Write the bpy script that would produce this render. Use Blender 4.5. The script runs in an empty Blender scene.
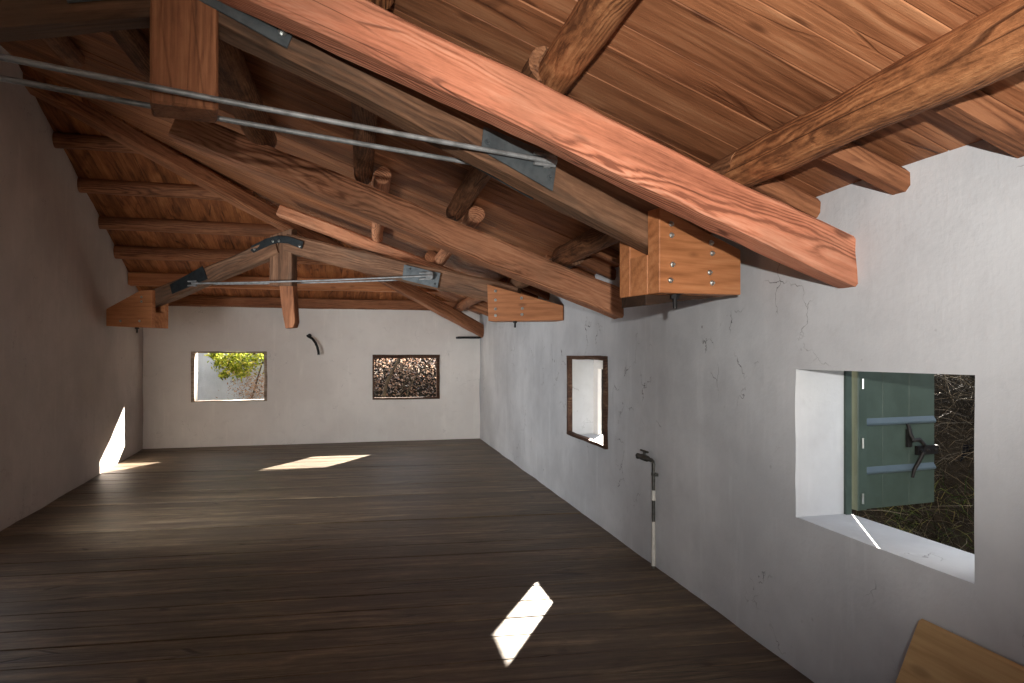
import bpy, bmesh, math, random
from mathutils import Vector, Matrix, noise
random.seed(7)
R = random.Random(11)
C = bpy.context.scene.collection
sc = bpy.context.scene
V = Vector

# ---------------------------------------------------------------- camera numbers used to read positions off the photograph
F, CX, HY, EYE = 640.0, 512.0, 355.0, 1.5
def ray(x, y): return V(((x-CX)/F, 1.0, (HY-y)/F))
def at_depth(x, y, Y):
    d = ray(x, y); return V((d.x*Y, Y, EYE+d.z*Y))
# plan of the room (metres): right wall, back wall, left wall
A2, rd, nR = V((1.384, 2.928)), V((-.2229, .9748)), V((.9748, .2229))
B2 = V((-5.888, 10.21)); bd = V((.9716, .237)).normalized(); nb = V((.237, -.9716)).normalized()
L2 = V((-4.339, 5.424)); ld = V((-.308, .9514)).normalized(); nL = V((.9514, .308)).normalized()   # nL points into the room
MR, MB, ZR0, ZB0 = .38, .37, 2.22, 2.43
def dR(p): return -((p.x-A2.x)*nR.x + (p.y-A2.y)*nR.y)
def dB(p): return (p.x-B2.x)*nb.x + (p.y-B2.y)*nb.y
def zR(p): return ZR0 + MR*dR(p)
def zB(p): return ZB0 + MB*dB(p)
def on_right_wall(s, z=0, inn=0):
    q = A2 + rd*s - nR*inn; return V((q.x, q.y, z))
def on_back_wall(u, z=0, inn=0):
    q = B2 + bd*u + nb*inn; return V((q.x, q.y, z))
def on_left_wall(u, z=0, inn=0):
    q = L2 + ld*u + nL*inn; return V((q.x, q.y, z))
def hit_vert(x, y, P, n):
    """pixel ray against the vertical plane through plan point P with plan normal n"""
    d = ray(x, y); Y = (P.x*n.x+P.y*n.y)/(d.x*n.x+d.y*n.y)
    return V((d.x*Y, Y, EYE+d.z*Y))
def hit_roof(x, y, drop):
    """pixel ray against the right-hand roof slope lowered by drop"""
    d = ray(x, y)
    Y = (ZR0-drop + MR*(A2.x*nR.x+A2.y*nR.y) - EYE)/(d.z + MR*(d.x*nR.x+d.y*nR.y))
    return V((d.x*Y, Y, EYE+d.z*Y))

# ---------------------------------------------------------------- object helpers
WM = {}
def link(o, parent=None, M=None):
    C.objects.link(o)
    M = M or Matrix.Identity(4)
    if parent is not None:
        o.parent = parent
        o.matrix_basis = WM[parent.name].inverted() @ M
    else:
        o.matrix_basis = M
    WM[o.name] = M
    return o
def tag(o, label=None, cat=None, group=None, kind=None):
    if label: o['label'] = label
    if cat: o['category'] = cat
    if group: o['group'] = group
    if kind: o['kind'] = kind
    return o
def thing(name, loc, label, cat, group=None):
    o = bpy.data.objects.new(name, None); o.empty_display_size = .1
    link(o, None, Matrix.Translation(loc)); return tag(o, label, cat, group)
def frame(org, xax, up=V((0, 0, 1))):
    x = xax.normalized(); y = up.cross(x)
    if y.length < 1e-4: y = V((0, 1, 0)).cross(x)
    y.normalize(); z = x.cross(y)
    M = Matrix((x, y, z)).transposed().to_4x4(); M.translation = org
    return M
def finish(name, bm, mat, parent=None, M=None, smooth=40):
    me = bpy.data.meshes.new(name)
    bmesh.ops.recalc_face_normals(bm, faces=bm.faces)
    bm.to_mesh(me); bm.free()
    for m in (mat if isinstance(mat, (list, tuple)) else [mat]): me.materials.append(m)
    if smooth:
        for p in me.polygons: p.use_smooth = True
        me.set_sharp_from_angle(angle=math.radians(smooth))
    return link(bpy.data.objects.new(name, me), parent, M)

def timber(name, a, b, w, h, mat, parent=None, up=V((0, 0, 1)), log=False, wob=.006, cham=.018, seed=0, taper=1.0, step=.1, rag=0):
    """hewn beam or round log from a to b, local X along the grain"""
    M = frame(a, b-a, up); Ln = (b-a).length; n = max(4, int(Ln/step))
    if log: prof = [(math.cos(t)*w/2, math.sin(t)*h/2) for t in [2*math.pi*i/18 for i in range(18)]]
    else:
        x, z, c = w/2, h/2, cham
        prof = [(-x+c, -z), (-x*.3, -z), (x*.3, -z), (x-c, -z), (x, -z+c), (x, -z*.3), (x, z*.3), (x, z-c), (x-c, z), (x*.3, z), (-x*.3, z), (-x+c, z), (-x, z-c), (-x, z*.3), (-x, -z*.3), (-x, -z+c)]
    bm = bmesh.new(); rings = []
    for i in range(n+1):
        t = i/n; k = 1+(taper-1)*t; ring = []
        oy = noise.noise((t*Ln*.5, seed*3.1, 1.7))*wob*1.6; oz = noise.noise((t*Ln*.5, seed*3.1, 9.7))*wob*1.6
        for j, (py, pz) in enumerate(prof):
            d = noise.noise((t*Ln*2.2, py*9+seed*5.3, pz*9)) * wob + noise.noise((t*Ln*9, py*22+seed, pz*22))*wob*.35
            l = math.hypot(py, pz); xx = t*Ln
            if rag and i in (0, n): xx += noise.noise((py*30, pz*30, seed))*rag
            ring.append(bm.verts.new((xx, py*k+oy+py/l*d, pz*k+oz+pz/l*d)))
        rings.append(ring)
    m = len(prof)
    for i in range(n):
        for j in range(m):
            bm.faces.new((rings[i][j], rings[i][(j+1) % m], rings[i+1][(j+1) % m], rings[i+1][j]))
    bm.faces.new(rings[0]); bm.faces.new(rings[-1][::-1])
    return finish(name, bm, mat, parent, M, 50 if log else 28)

def slab(name, pts, ext, mat, parent=None, grain=None, bev=.004, up=V((0, 0, 1))):
    """planar polygon (world points) given thickness ext, local X along grain"""
    grain = grain or (pts[1]-pts[0]); M = frame(pts[0], grain, up); I = M.inverted()
    bm = bmesh.new()
    a = [bm.verts.new(I @ p) for p in pts]; b = [bm.verts.new(I @ (p+ext)) for p in pts]
    n = len(pts); bm.faces.new(a); bm.faces.new(b[::-1])
    for i in range(n): bm.faces.new((a[i], a[(i+1) % n], b[(i+1) % n], b[i]))
    bmesh.ops.recalc_face_normals(bm, faces=bm.faces)
    if bev: bmesh.ops.bevel(bm, geom=bm.edges[:], offset=bev, segments=1, affect='EDGES')
    return finish(name, bm, mat, parent, M, 0)

def box_bm(bm, c, sx, sy, sz, M=Matrix.Identity(4)):
    r = bmesh.ops.create_cube(bm, size=1, matrix=M @ Matrix.Translation(c) @ Matrix.Diagonal((sx, sy, sz, 1)))
    return r['verts']
def tube_bm(bm, pts, r, seg=10, cap=True):
    rings = []
    for i, p in enumerate(pts):
        t = (pts[min(i+1, len(pts)-1)]-pts[max(i-1, 0)]).normalized()
        u = t.cross(V((0, 0, 1)))
        if u.length < .05: u = t.cross(V((1, 0, 0)))
        u.normalize(); v = t.cross(u); rr = r[i] if isinstance(r, (list, tuple)) else r
        rings.append([bm.verts.new(p + (u*math.cos(2*math.pi*k/seg)+v*math.sin(2*math.pi*k/seg))*rr) for k in range(seg)])
    for i in range(len(pts)-1):
        for k in range(seg):
            bm.faces.new((rings[i][k], rings[i][(k+1) % seg], rings[i+1][(k+1) % seg], rings[i+1][k]))
    if cap: bm.faces.new(rings[0][::-1]); bm.faces.new(rings[-1])
def tube(name, pts, r, mat, parent=None, seg=10):
    o = pts[0]; bm = bmesh.new(); tube_bm(bm, [p-o for p in pts], r, seg)
    return finish(name, bm, mat, parent, Matrix.Translation(o), 50)

def bolt(p, nrm, parent, mat, r=.016):
    """round washer with a domed hexagon head, axis along nrm"""
    M = nrm.to_track_quat('Z', 'Y').to_matrix().to_4x4(); M.translation = p
    bm = bmesh.new()
    bmesh.ops.create_cone(bm, cap_ends=True, segments=16, radius1=r, radius2=r*.95, depth=.004, matrix=Matrix.Translation((0, 0, .002)))
    bmesh.ops.create_cone(bm, cap_ends=True, segments=6, radius1=r*.62, radius2=r*.55, depth=.012, matrix=Matrix.Translation((0, 0, .009)))
    bmesh.ops.create_uvsphere(bm, u_segments=10, v_segments=6, radius=r*.42, matrix=Matrix.Translation((0, 0, .013)))
    return finish('bolt', bm, mat, parent, M, 30)

# ---------------------------------------------------------------- materials
def srgb(r, g, b):
    f = lambda c: (c/255/12.92 if c/255 <= .04045 else ((c/255+.055)/1.055)**2.4)
    return (f(r), f(g), f(b), 1)
class NT:
    def __init__(s, name):
        s.m = bpy.data.materials.new(name); s.m.use_nodes = True; s.t = s.m.node_tree; s.n = s.t.nodes
        s.b = s.n['Principled BSDF']; s.y = 0
    def add(s, typ, ins=None, **kw):
        n = s.n.new(typ)
        for k, v in kw.items(): setattr(n, k, v)
        for k, v in (ins or {}).items(): s.set(n.inputs[k], v)
        return n
    def set(s, inp, v):
        if isinstance(v, bpy.types.NodeSocket): s.t.links.new(v, inp)
        else: inp.default_value = v
    def math(s, op, a, b=0.0, c=None, clamp=False):
        n = s.n.new('ShaderNodeMath'); n.operation = op; n.use_clamp = clamp
        s.set(n.inputs[0], a); s.set(n.inputs[1], b)
        if c is not None: s.set(n.inputs[2], c)
        return n.outputs[0]
    def mix(s, f, a, b, blend='MIX'):
        n = s.n.new('ShaderNodeMix'); n.data_type = 'RGBA'; n.blend_type = blend
        s.set(n.inputs[0], f); s.set(n.inputs[6], a); s.set(n.inputs[7], b); return n.outputs[2]
    def ramp(s, f, stops):
        n = s.n.new('ShaderNodeValToRGB'); e = n.color_ramp.elements
        e[0].position, e[0].color = stops[0]; e[1].position, e[1].color = stops[-1]
        for p, c in stops[1:-1]:
            q = e.new(p); q.color = c
        s.set(n.inputs[0], f); return n.outputs[0]
    def step(s, f, lo, hi):
        n = s.n.new('ShaderNodeMapRange'); n.interpolation_type = 'SMOOTHSTEP'
        s.set(n.inputs[0], f); n.inputs[1].default_value = lo; n.inputs[2].default_value = hi; return n.outputs[0]
    def coords(s, scale=(1, 1, 1), kind='Object', rnd=True):
        tc = s.n.new('ShaderNodeTexCoord'); v = tc.outputs[kind]
        if rnd:
            oi = s.n.new('ShaderNodeObjectInfo'); va = s.n.new('ShaderNodeVectorMath'); va.operation = 'ADD'
            k = s.math('MULTIPLY', oi.outputs['Random'], 37.0); s.rand = oi.outputs['Random']
            s.set(va.inputs[0], v); cm = s.n.new('ShaderNodeCombineXYZ'); s.set(cm.inputs[0], k); va2 = cm.outputs[0]
            s.set(va.inputs[1], va2); v = va.outputs[0]
        s.base = v
        return s.scale(v, scale)
    def scale(s, v, k):
        n = s.n.new('ShaderNodeVectorMath'); n.operation = 'MULTIPLY'; s.set(n.inputs[0], v); n.inputs[1].default_value = k; return n.outputs[0]
    def noise(s, v, scale=1, det=5, rough=.55, dist=0, col=False):
        n = s.add('ShaderNodeTexNoise', {'Vector': v, 'Scale': scale, 'Detail': det, 'Roughness': rough, 'Distortion': dist})
        return n.outputs['Color' if col else 'Fac']
    def bump(s, h, strength=.3, dist=.01):
        n = s.add('ShaderNodeBump', {'Height': h, 'Strength': strength, 'Distance': dist}); s.set(s.b.inputs['Normal'], n.outputs[0])
    def out(s, col, rough=.7, spec=.3, metal=0):
        s.set(s.b.inputs['Base Color'], col); s.set(s.b.inputs['Roughness'], rough)
        s.b.inputs['Specular IOR Level'].default_value = spec; s.b.inputs['Metallic'].default_value = metal
        return s.m

def wood(name, dark, mid, light, ring=9.0, var=.25, knots=.5, rough=.7, spec=.25, stain=None, bump=.35, planks=False, figure=.5, squash=.12, mottle=.35, crack=.75):
    s = NT(name)
    v = s.coords((1, 1, 1))
    if planks:
        at = s.add('ShaderNodeAttribute', attribute_name='tone', attribute_type='GEOMETRY')
        tone = at.outputs['Fac']
        cm = s.n.new('ShaderNodeCombineXYZ'); s.set(cm.inputs[0], s.math('MULTIPLY', tone, 53.0)); s.set(cm.inputs[1], s.math('MULTIPLY', tone, 3.0)); s.set(cm.inputs[2], s.math('MULTIPLY', tone, 17.0))
        va = s.n.new('ShaderNodeVectorMath'); va.operation = 'ADD'; s.set(va.inputs[0], v); s.set(va.inputs[1], cm.outputs[0]); v = va.outputs[0]
    else: tone = s.rand
    # growth rings: thin dark lines with a wandering centre, only in patches
    w = s.noise(s.scale(v, (.8, 2.5, 2.5)), 1, 3, .5, 0, True)
    wv = s.n.new('ShaderNodeVectorMath'); wv.operation = 'MULTIPLY_ADD'
    s.set(wv.inputs[0], w); wv.inputs[1].default_value = (.0, .22, .22); s.set(wv.inputs[2], s.scale(v, (squash, 1, 1)))
    wav = s.add('ShaderNodeTexWave', {'Vector': wv.outputs[0], 'Scale': ring*2.0, 'Distortion': 3.0, 'Detail': 3.0, 'Detail Scale': 2.2, 'Detail Roughness': .65}, wave_type='RINGS', rings_direction='X', wave_profile='SIN').outputs['Fac']
    wav = s.math('POWER', wav, .55)
    mask = s.step(s.noise(s.scale(v, (.7, 6, 6)), 1, 3, .55), .36, .66)
    wav = s.math('ADD', s.math('MULTIPLY', s.math('SUBTRACT', wav, .72), s.math('MULTIPLY', mask, figure)), .5)
    fib = s.noise(s.scale(v, (2.4, 75, 75)), 1, 5, .7)
    broad = s.noise(s.scale(v, (1.1, 9, 9)), 1, 5, .62)
    mot = s.noise(s.scale(v, (9, 22, 22)), 1, 5, .7)
    g = s.math('ADD', wav, s.math('MULTIPLY', s.math('SUBTRACT', fib, .5), .75))
    g = s.math('ADD', g, s.math('MULTIPLY', s.math('SUBTRACT', broad, .5), 1.1))
    g = s.math('ADD', g, s.math('MULTIPLY', s.math('SUBTRACT', mot, .5), mottle))
    col = s.ramp(g, [(.2, dark), (.52, mid), (.82, light)])
    # per-piece tone
    tv = s.math('ADD', s.math('MULTIPLY', tone, 2*var), 1-var)
    cc = s.n.new('ShaderNodeCombineXYZ')
    for i in range(3): s.set(cc.inputs[i], tv)
    col = s.mix(1.0, col, cc.outputs[0], 'MULTIPLY')
    # knots
    vo = s.add('ShaderNodeTexVoronoi', {'Vector': s.scale(v, (2.1, 5.5, 5.5)), 'Scale': 1.0, 'Randomness': 1.0}, feature='F1').outputs['Distance']
    kn = s.math('MULTIPLY', s.math('SUBTRACT', 1.0, s.step(vo, .05, .13)), knots)
    col = s.mix(kn, col, (dark[0]*.35, dark[1]*.3, dark[2]*.3, 1))
    # long drying cracks
    cr = s.add('ShaderNodeTexVoronoi', {'Vector': s.scale(v, (.7, 9, 9)), 'Scale': 1.0}, feature='DISTANCE_TO_EDGE').outputs['Distance']
    gate = s.step(s.noise(s.scale(v, (.8, 4, 4)), 1, 2), .5, .62)
    ck = s.math('MULTIPLY', s.math('SUBTRACT', 1.0, s.step(cr, .004, .022)), gate)
    col = s.mix(s.math('MULTIPLY', ck, crack), col, (dark[0]*.25, dark[1]*.2, dark[2]*.2, 1))
    if stain:
        st = s.step(s.noise(s.scale(v, (1.3, 4, 4)), 1, 5, .6), .48, .62)
        col = s.mix(s.math('MULTIPLY', st, stain[1]), col, stain[0])
    h = s.math('SUBTRACT', g, s.math('MULTIPLY', ck, 1.2)); s.bump(h, bump, .012)
    return s.out(col, rough, spec)

W_ORANGE = wood('orange_larch', srgb(134, 80, 58), srgb(192, 122, 92), srgb(212, 150, 120), ring=12, var=.05, knots=.7, stain=(srgb(140, 102, 80), .3), figure=.7)
W_PINE = wood('beam_pine', srgb(130, 82, 56), srgb(196, 134, 98), srgb(218, 162, 124), ring=9, var=.08, knots=.5, figure=.5, stain=(srgb(118, 90, 70), .35))
W_OLD = wood('old_grey_brown_wood', srgb(74, 52, 37), srgb(110, 79, 58), srgb(144, 108, 82), ring=6, var=.12, knots=.4, figure=.35, stain=(srgb(98, 80, 66), .5))
W_LOG = wood('round_log_wood', srgb(98, 60, 36), srgb(150, 98, 62), srgb(180, 126, 84), ring=10, var=.08, knots=.4, figure=.4, squash=.35, bump=.6, mottle=1.3)
W_BAY = wood('dull_log_wood', srgb(84, 54, 36), srgb(128, 86, 58), srgb(160, 114, 80), ring=10, var=.08, knots=.4, figure=.4, squash=.35, bump=.6, mottle=1.2)
W_RED = wood('red_brown_wood', srgb(100, 62, 40), srgb(142, 92, 62), srgb(172, 118, 82), ring=7, var=.12, knots=.4, figure=.4, crack=.3)
W_BOARD = wood('ceiling_board_wood', srgb(112, 69, 44), srgb(158, 104, 70), srgb(186, 134, 96), ring=4, var=.18, knots=.65, rough=.55, planks=True, figure=.4, squash=.06, mottle=.2, crack=.3)
W_BACK = wood('back_slope_board_wood', srgb(98, 56, 32), srgb(148, 90, 52), srgb(180, 118, 72), ring=5, var=.22, knots=.6, planks=True, figure=.35, squash=.06)
W_HONEY = wood('glued_laminated_wood', srgb(146, 92, 56), srgb(180, 118, 76), srgb(196, 138, 94), ring=3, var=.05, knots=.5, rough=.5, figure=.25, bump=.1, squash=.05, mottle=.15, crack=0)
W_DARK = wood('dark_wedge_wood', srgb(40, 27, 19), srgb(58, 41, 30), srgb(74, 54, 40), ring=5, var=.1, knots=.3)
W_FLOOR = wood('worn_floor_board_wood', srgb(68, 58, 46), srgb(106, 91, 73), srgb(146, 128, 104), ring=4, var=.2, knots=.3, rough=.5, spec=.35, planks=True, figure=.25, squash=.04, stain=(srgb(86, 74, 64), .6), bump=.25, mottle=.45)
W_PLY = wood('plywood_face', srgb(164, 134, 92), srgb(184, 154, 110), srgb(196, 168, 124), ring=2, var=.03, knots=.35, rough=.6, figure=.3, squash=.05, bump=.06, mottle=.1, crack=0)
W_WIN = wood('weathered_window_wood', srgb(46, 30, 22), srgb(78, 54, 40), srgb(120, 96, 78), ring=6, var=.1, knots=.2, figure=.3)
W_WINPALE = wood('bleached_window_wood', srgb(120, 100, 84), srgb(168, 150, 132), srgb(206, 196, 180), ring=6, var=.1, knots=.1, figure=.3)

def plaster(name, base, shade, cracks=.8, rough_bump=.5, patch=None):
    s = NT(name); v = s.coords((1, 1, 1), 'Object', False)
    n1 = s.noise(v, .9, 6, .6); n2 = s.noise(v, 7, 5, .65); n3 = s.noise(v, 45, 4, .6)
    col = s.mix(s.step(n1, .3, .7), base, shade)
    streak = s.noise(s.scale(v, (9, 9, 1.1)), 1, 5, .65)
    col = s.mix(s.math('MULTIPLY', s.step(streak, .52, .74), .28), col, (min(1, base[0]*1.15), min(1, base[1]*1.15), min(1, base[2]*1.14), 1))
    col = s.mix(s.math('MULTIPLY', s.step(n2, .5, .8), .22), col, (shade[0]*.8, shade[1]*.79, shade[2]*.78, 1))
    wv = s.n.new('ShaderNodeVectorMath'); wv.operation = 'MULTIPLY_ADD'
    s.set(wv.inputs[0], s.noise(v, 4, 4, .6, 0, True)); wv.inputs[1].default_value = (.35, .35, .35); s.set(wv.inputs[2], v)
    cr = s.add('ShaderNodeTexVoronoi', {'Vector': wv.outputs[0], 'Scale': 3.2}, feature='DISTANCE_TO_EDGE').outputs['Distance']
    gate = s.math('MULTIPLY', s.step(s.noise(v, 1.4, 3, .5), .5, .6), s.step(s.noise(v, 5, 3, .5), .45, .6))
    ck = s.math('MULTIPLY', s.math('SUBTRACT', 1.0, s.step(cr, .002, .012)), gate)
    col = s.mix(s.math('MULTIPLY', ck, cracks), col, (shade[0]*.25, shade[1]*.24, shade[2]*.24, 1))
    sp = s.add('ShaderNodeTexVoronoi', {'Vector': v, 'Scale': 5.0}, feature='F1').outputs['Distance']
    gate2 = s.step(s.noise(v, 2.3, 3), .5, .66)
    spots = s.math('MULTIPLY', s.math('SUBTRACT', 1.0, s.step(sp, .03, .06)), gate2)
    col = s.mix(s.math('MULTIPLY', spots, .7*cracks), col, (.06, .055, .05, 1))
    h = s.math('ADD', s.math('MULTIPLY', n2, .8), s.math('MULTIPLY', n3, .35)); h = s.math('ADD', h, s.math('MULTIPLY', streak, .5))
    h = s.math('SUBTRACT', h, s.math('MULTIPLY', ck, .6)); s.bump(h, rough_bump, .012)
    return s.out(col, .85, .2)
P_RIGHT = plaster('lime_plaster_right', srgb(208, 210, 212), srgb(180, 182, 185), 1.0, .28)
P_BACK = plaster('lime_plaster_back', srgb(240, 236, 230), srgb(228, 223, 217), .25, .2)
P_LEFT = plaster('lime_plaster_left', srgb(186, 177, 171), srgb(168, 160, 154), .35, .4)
P_OUT = plaster('outer_render', srgb(140, 128, 112), srgb(112, 102, 90), .3, .5)

def metal(name, c1, c2, rough=.45, met=.7, sc_=14):
    s = NT(name); v = s.coords((1, 1, 1)); n = s.noise(v, sc_, 5, .6)
    col = s.mix(s.step(n, .35, .7), c1, c2); s.bump(n, .12, .003)
    return s.out(col, rough, .5, met)
M_PLATE = metal('grey_steel_plate', srgb(92, 98, 100), srgb(72, 78, 81), .5, .35)
M_DPLATE = metal('dark_steel_strap', srgb(48, 54, 56), srgb(36, 40, 42), .5, .5)
M_ROD = metal('steel_rod', srgb(150, 152, 152), srgb(112, 113, 112), .5, .25)
M_BOLT = metal('zinc_bolt', srgb(205, 208, 205), srgb(170, 172, 168), .28, .9)
M_IRON = metal('black_iron', srgb(34, 32, 32), srgb(22, 21, 21), .6, .4)
M_PIPE = metal('weathered_pipe', srgb(92, 92, 88), srgb(60, 58, 54), .5, .6, 30)
def plain(name, c1, c2, rough=.6, sc_=6, spec=.3):
    s = NT(name); v = s.coords((1, 1, 1)); n = s.noise(v, sc_, 5, .6)
    s.bump(n, .15, .004); return s.out(s.mix(s.step(n, .35, .7), c1, c2), rough, spec)
M_RUBBER = plain('black_conduit', srgb(24, 24, 25), srgb(16, 16, 17), .5)
M_GREEN = plain('green_shutter_paint', srgb(68, 82, 76), srgb(58, 71, 65), .5)
M_BLUEGREEN = plain('sky_tinted_shutter_paint', srgb(78, 93, 102), srgb(72, 86, 95), .5)  # sky reflection on the batten faces, mixed into their colour
M_PWHITE = plain('white_pipe_sleeve', srgb(214, 212, 204), srgb(190, 188, 180), .6)
M_EARTH = plain('dry_earth', srgb(38, 34, 28), srgb(28, 25, 21), .95, 5, .1)
M_NAVY = plain('dark_blue_plastic', srgb(17, 22, 34), srgb(13, 17, 27), .8, 6, .1)
M_STONEWALL = plaster('pale_rendered_wall', srgb(182, 194, 208), srgb(150, 161, 175), .6, .7)
def leafmat(name, cols, trans=.35):
    s = NT(name)
    at = s.add('ShaderNodeAttribute', attribute_name='tone', attribute_type='GEOMETRY')
    n = len(cols); col = s.ramp(at.outputs['Fac'], [(i/(n-1), c) for i, c in enumerate(cols)])
    s.out(col, .6, .2)
    tr = s.add('ShaderNodeBsdfTranslucent', {'Color': col}); mx = s.add('ShaderNodeMixShader', {0: trans})
    s.t.links.new(s.b.outputs[0], mx.inputs[1]); s.t.links.new(tr.outputs[0], mx.inputs[2])
    s.t.links.new(mx.outputs[0], s.n['Material Output'].inputs['Surface']); return s.m
L_GREEN = leafmat('yellow_green_leaves', [srgb(70, 86, 30), srgb(128, 148, 48), srgb(178, 186, 74), srgb(206, 196, 110)], .45)
L_AUTUMN = leafmat('fallen_leaves', [srgb(96, 76, 66), srgb(140, 108, 90), srgb(168, 140, 120), srgb(178, 164, 150), srgb(128, 124, 130)], .35)
L_DRY = leafmat('dry_stalks', [srgb(20, 18, 15), srgb(34, 31, 26), srgb(52, 48, 40), srgb(124, 116, 102)], .2)
L_GRASS = leafmat('green_grass', [srgb(30, 46, 22), srgb(52, 76, 34), srgb(96, 104, 58), srgb(130, 122, 84)], .25)
M_BARK = wood('branch_bark', srgb(38, 32, 26), srgb(66, 58, 46), srgb(96, 86, 70), ring=10, var=.1, knots=.3)

# ---------------------------------------------------------------- setting: walls
def wall(name, P0, d, n_in, length0, length1, top, T, openings, mat, inset=(0, 0, 0, 0)):
    """plastered wall along plan line P0 + d*u; n_in points into the room; openings (u0,u1,z0,z1)"""
    us = {round(length0, 4), round(length1, 4)}; zs = {0.0, 1.8}
    for (a, b, c, e) in openings: us |= {a, b}; zs |= {c, e}
    def fill(vals, stp):
        vals = sorted(vals); out = []
        for a, b in zip(vals, vals[1:]):
            k = max(1, int(round((b-a)/stp)))
            out += [a+(b-a)*i/k for i in range(k)]
        return out+[vals[-1]]
    us = fill(us, .09); zl = fill(zs, .09); zu = [1.8 + i for i in ()]
    bm = bmesh.new(); NU = 6
    rows = [('z', z) for z in zl] + [('f', (i+1)/NU) for i in range(NU)]
    def vert(u, row, side):
        p = P0 + d*u; t = top(u)
        z = row[1] if row[0] == 'z' else 1.8+(t-1.8)*row[1]
        off = 0 if side == 0 else -T
        if side == 0:
            off += noise.noise((u*1.7, z*1.7, hash(name) % 1*0+len(name)))*.012 + noise.noise((u*6, z*6, len(name)))*.004
        elif row[0] == 'f': z -= .13*row[1]
        q = p + n_in*off
        return bm.verts.new((q.x, q.y, z))
    gi = [[vert(u, r, 0) for r in rows] for u in us]; go = [[vert(u, r, 1) for r in rows] for u in us]
    def inside(i, j):
        u = (us[i]+us[i+1])/2
        if rows[j+1][0] == 'f': return False
        z = (rows[j][1]+rows[j+1][1])/2
        return any(a < u < b and c < z < e for a, b, c, e in openings)
    nu, nr = len(us)-1, len(rows)-1
    for i in range(nu):
        for j in range(nr):
            if inside(i, j): continue
            bm.faces.new((gi[i][j], gi[i+1][j], gi[i+1][j+1], gi[i][j+1]))
            bm.faces.new((go[i][j], go[i][j+1], go[i+1][j+1], go[i+1][j])).material_index = 1
            for (di, dj, e0, e1) in ((-1, 0, (i, j), (i, j+1)), (1, 0, (i+1, j+1), (i+1, j)), (0, -1, (i+1, j), (i, j)), (0, 1, (i, j+1), (i+1, j+1))):
                ii, jj = i+di, j+dj
                edge = ii < 0 or jj < 0 or ii >= nu or jj >= nr
                if edge or inside(ii, jj):
                    bm.faces.new((gi[e0[0]][e0[1]], gi[e1[0]][e1[1]], go[e1[0]][e1[1]], go[e0[0]][e0[1]]))
    o = finish(name, bm, [mat, P_OUT], None, None, 45); tag(o, kind='structure'); return o

def s_of(x):   # position along the right wall seen at image column x
    p = hit_vert(x, HY, A2, nR); return (p.x-A2.x)*rd.x+(p.y-A2.y)*rd.y
def u_of(x):
    p = hit_vert(x, HY, B2, nb); return (p.x-B2.x)*bd.x+(p.y-B2.y)*bd.y
TR, TB, TL = .30, .45, .4
W1 = (s_of(608.5), s_of(570), .705, 1.492)          # small window, right wall
W2 = (s_of(974), s_of(796), .727, 1.432)            # large window, right wall
W3 = (u_of(191), u_of(267), .735, 1.555)
W4 = (u_of(372.5), u_of(439.5), .725, 1.505)
SB = (B2-A2).dot(rd)
corner = 8.75
rw_top = lambda s: ZR0+.03
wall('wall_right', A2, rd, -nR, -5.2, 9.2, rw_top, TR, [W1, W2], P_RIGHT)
def bw_top(u):
    p = B2+bd*u; return min(zR(p), zB(p))+.02
wall('wall_back', B2, bd, nb, -.5, 5.9, bw_top, TB, [W3, W4], P_BACK)
def lw_top(u):
    p = L2+ld*u; return min(zR(p), zB(p))+.02
ADDED_DOORWAY = (-6.6, -5.2, 0.0, 1.75)  # doorway added out of view to let more light in
ADDED_OPENING = (-1.95, -.22, .7, 1.75)  # opening added out of view to hold the fill lamp
wall('wall_left', L2, ld, nL, -8.3, 5.4, lw_top, TL, [ADDED_DOORWAY, ADDED_OPENING], P_LEFT)
FY = -3.4
fw = lambda u: min(zR(V((u, FY))), 5.2)+.02
wall('wall_front', V((0, FY)), V((1, 0)), V((0, 1)), -2.1, 3.3, fw, .3, [], P_LEFT)

# ---------------------------------------------------------------- planks
def planks(name, org, ldir, wdir, spans, thick, mat, gap=.003, jig=.001, bow=0):
    """spans: list of (w0, w1, l0, l1); boards lie below org plane normal = ldir x wdir side"""
    x = ldir.normalized(); y = (wdir-x*wdir.dot(x)).normalized(); z = x.cross(y)
    M = Matrix((x, y, z)).transposed().to_4x4(); M.translation = org
    bm = bmesh.new(); lay = bm.faces.layers.float.new('tone_f'); tones = []
    c = .003
    for (w0, w1, l0, l1) in spans:
        a, b = w0+gap/2, w1-gap/2; dz = R.uniform(-jig, jig); t = R.random()
        n = max(1, int((l1-l0)/.5)); sgn = R.choice((-1, 1))*R.uniform(.3, 1)*bow
        prof = lambda k: [(a, -thick), (a, -c), (a+c, 0), ((a+b)/2, 0), (b-c, 0), (b, -c), (b, -thick)]
        rings = []
        for i in range(n+1):
            l = l0+(l1-l0)*i/n; w = noise.noise((l*.7, a*9, 3))*jig*1.5
            rings.append([bm.verts.new((l, py, pz+dz+w+(-abs(sgn) if k in (1, 2, 4, 5) and bow else 0))) for k, (py, pz) in enumerate(prof(i))])
        for i in range(n):
            for k in range(7):
                f = bm.faces.new((rings[i][k], rings[i+1][k], rings[i+1][(k+1) % 7], rings[i][(k+1) % 7])); f[lay] = t
        for rg in (rings[0], rings[-1]):
            f = bm.faces.new(rg); f[lay] = t
    bmesh.ops.recalc_face_normals(bm, faces=bm.faces)
    vals = [f[lay] for f in bm.faces]
    o = finish(name, bm, mat, None, M, 30)
    at = o.data.attributes.new('tone', 'FLOAT', 'FACE'); at.data.foreach_set('value', vals)
    return o

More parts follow.
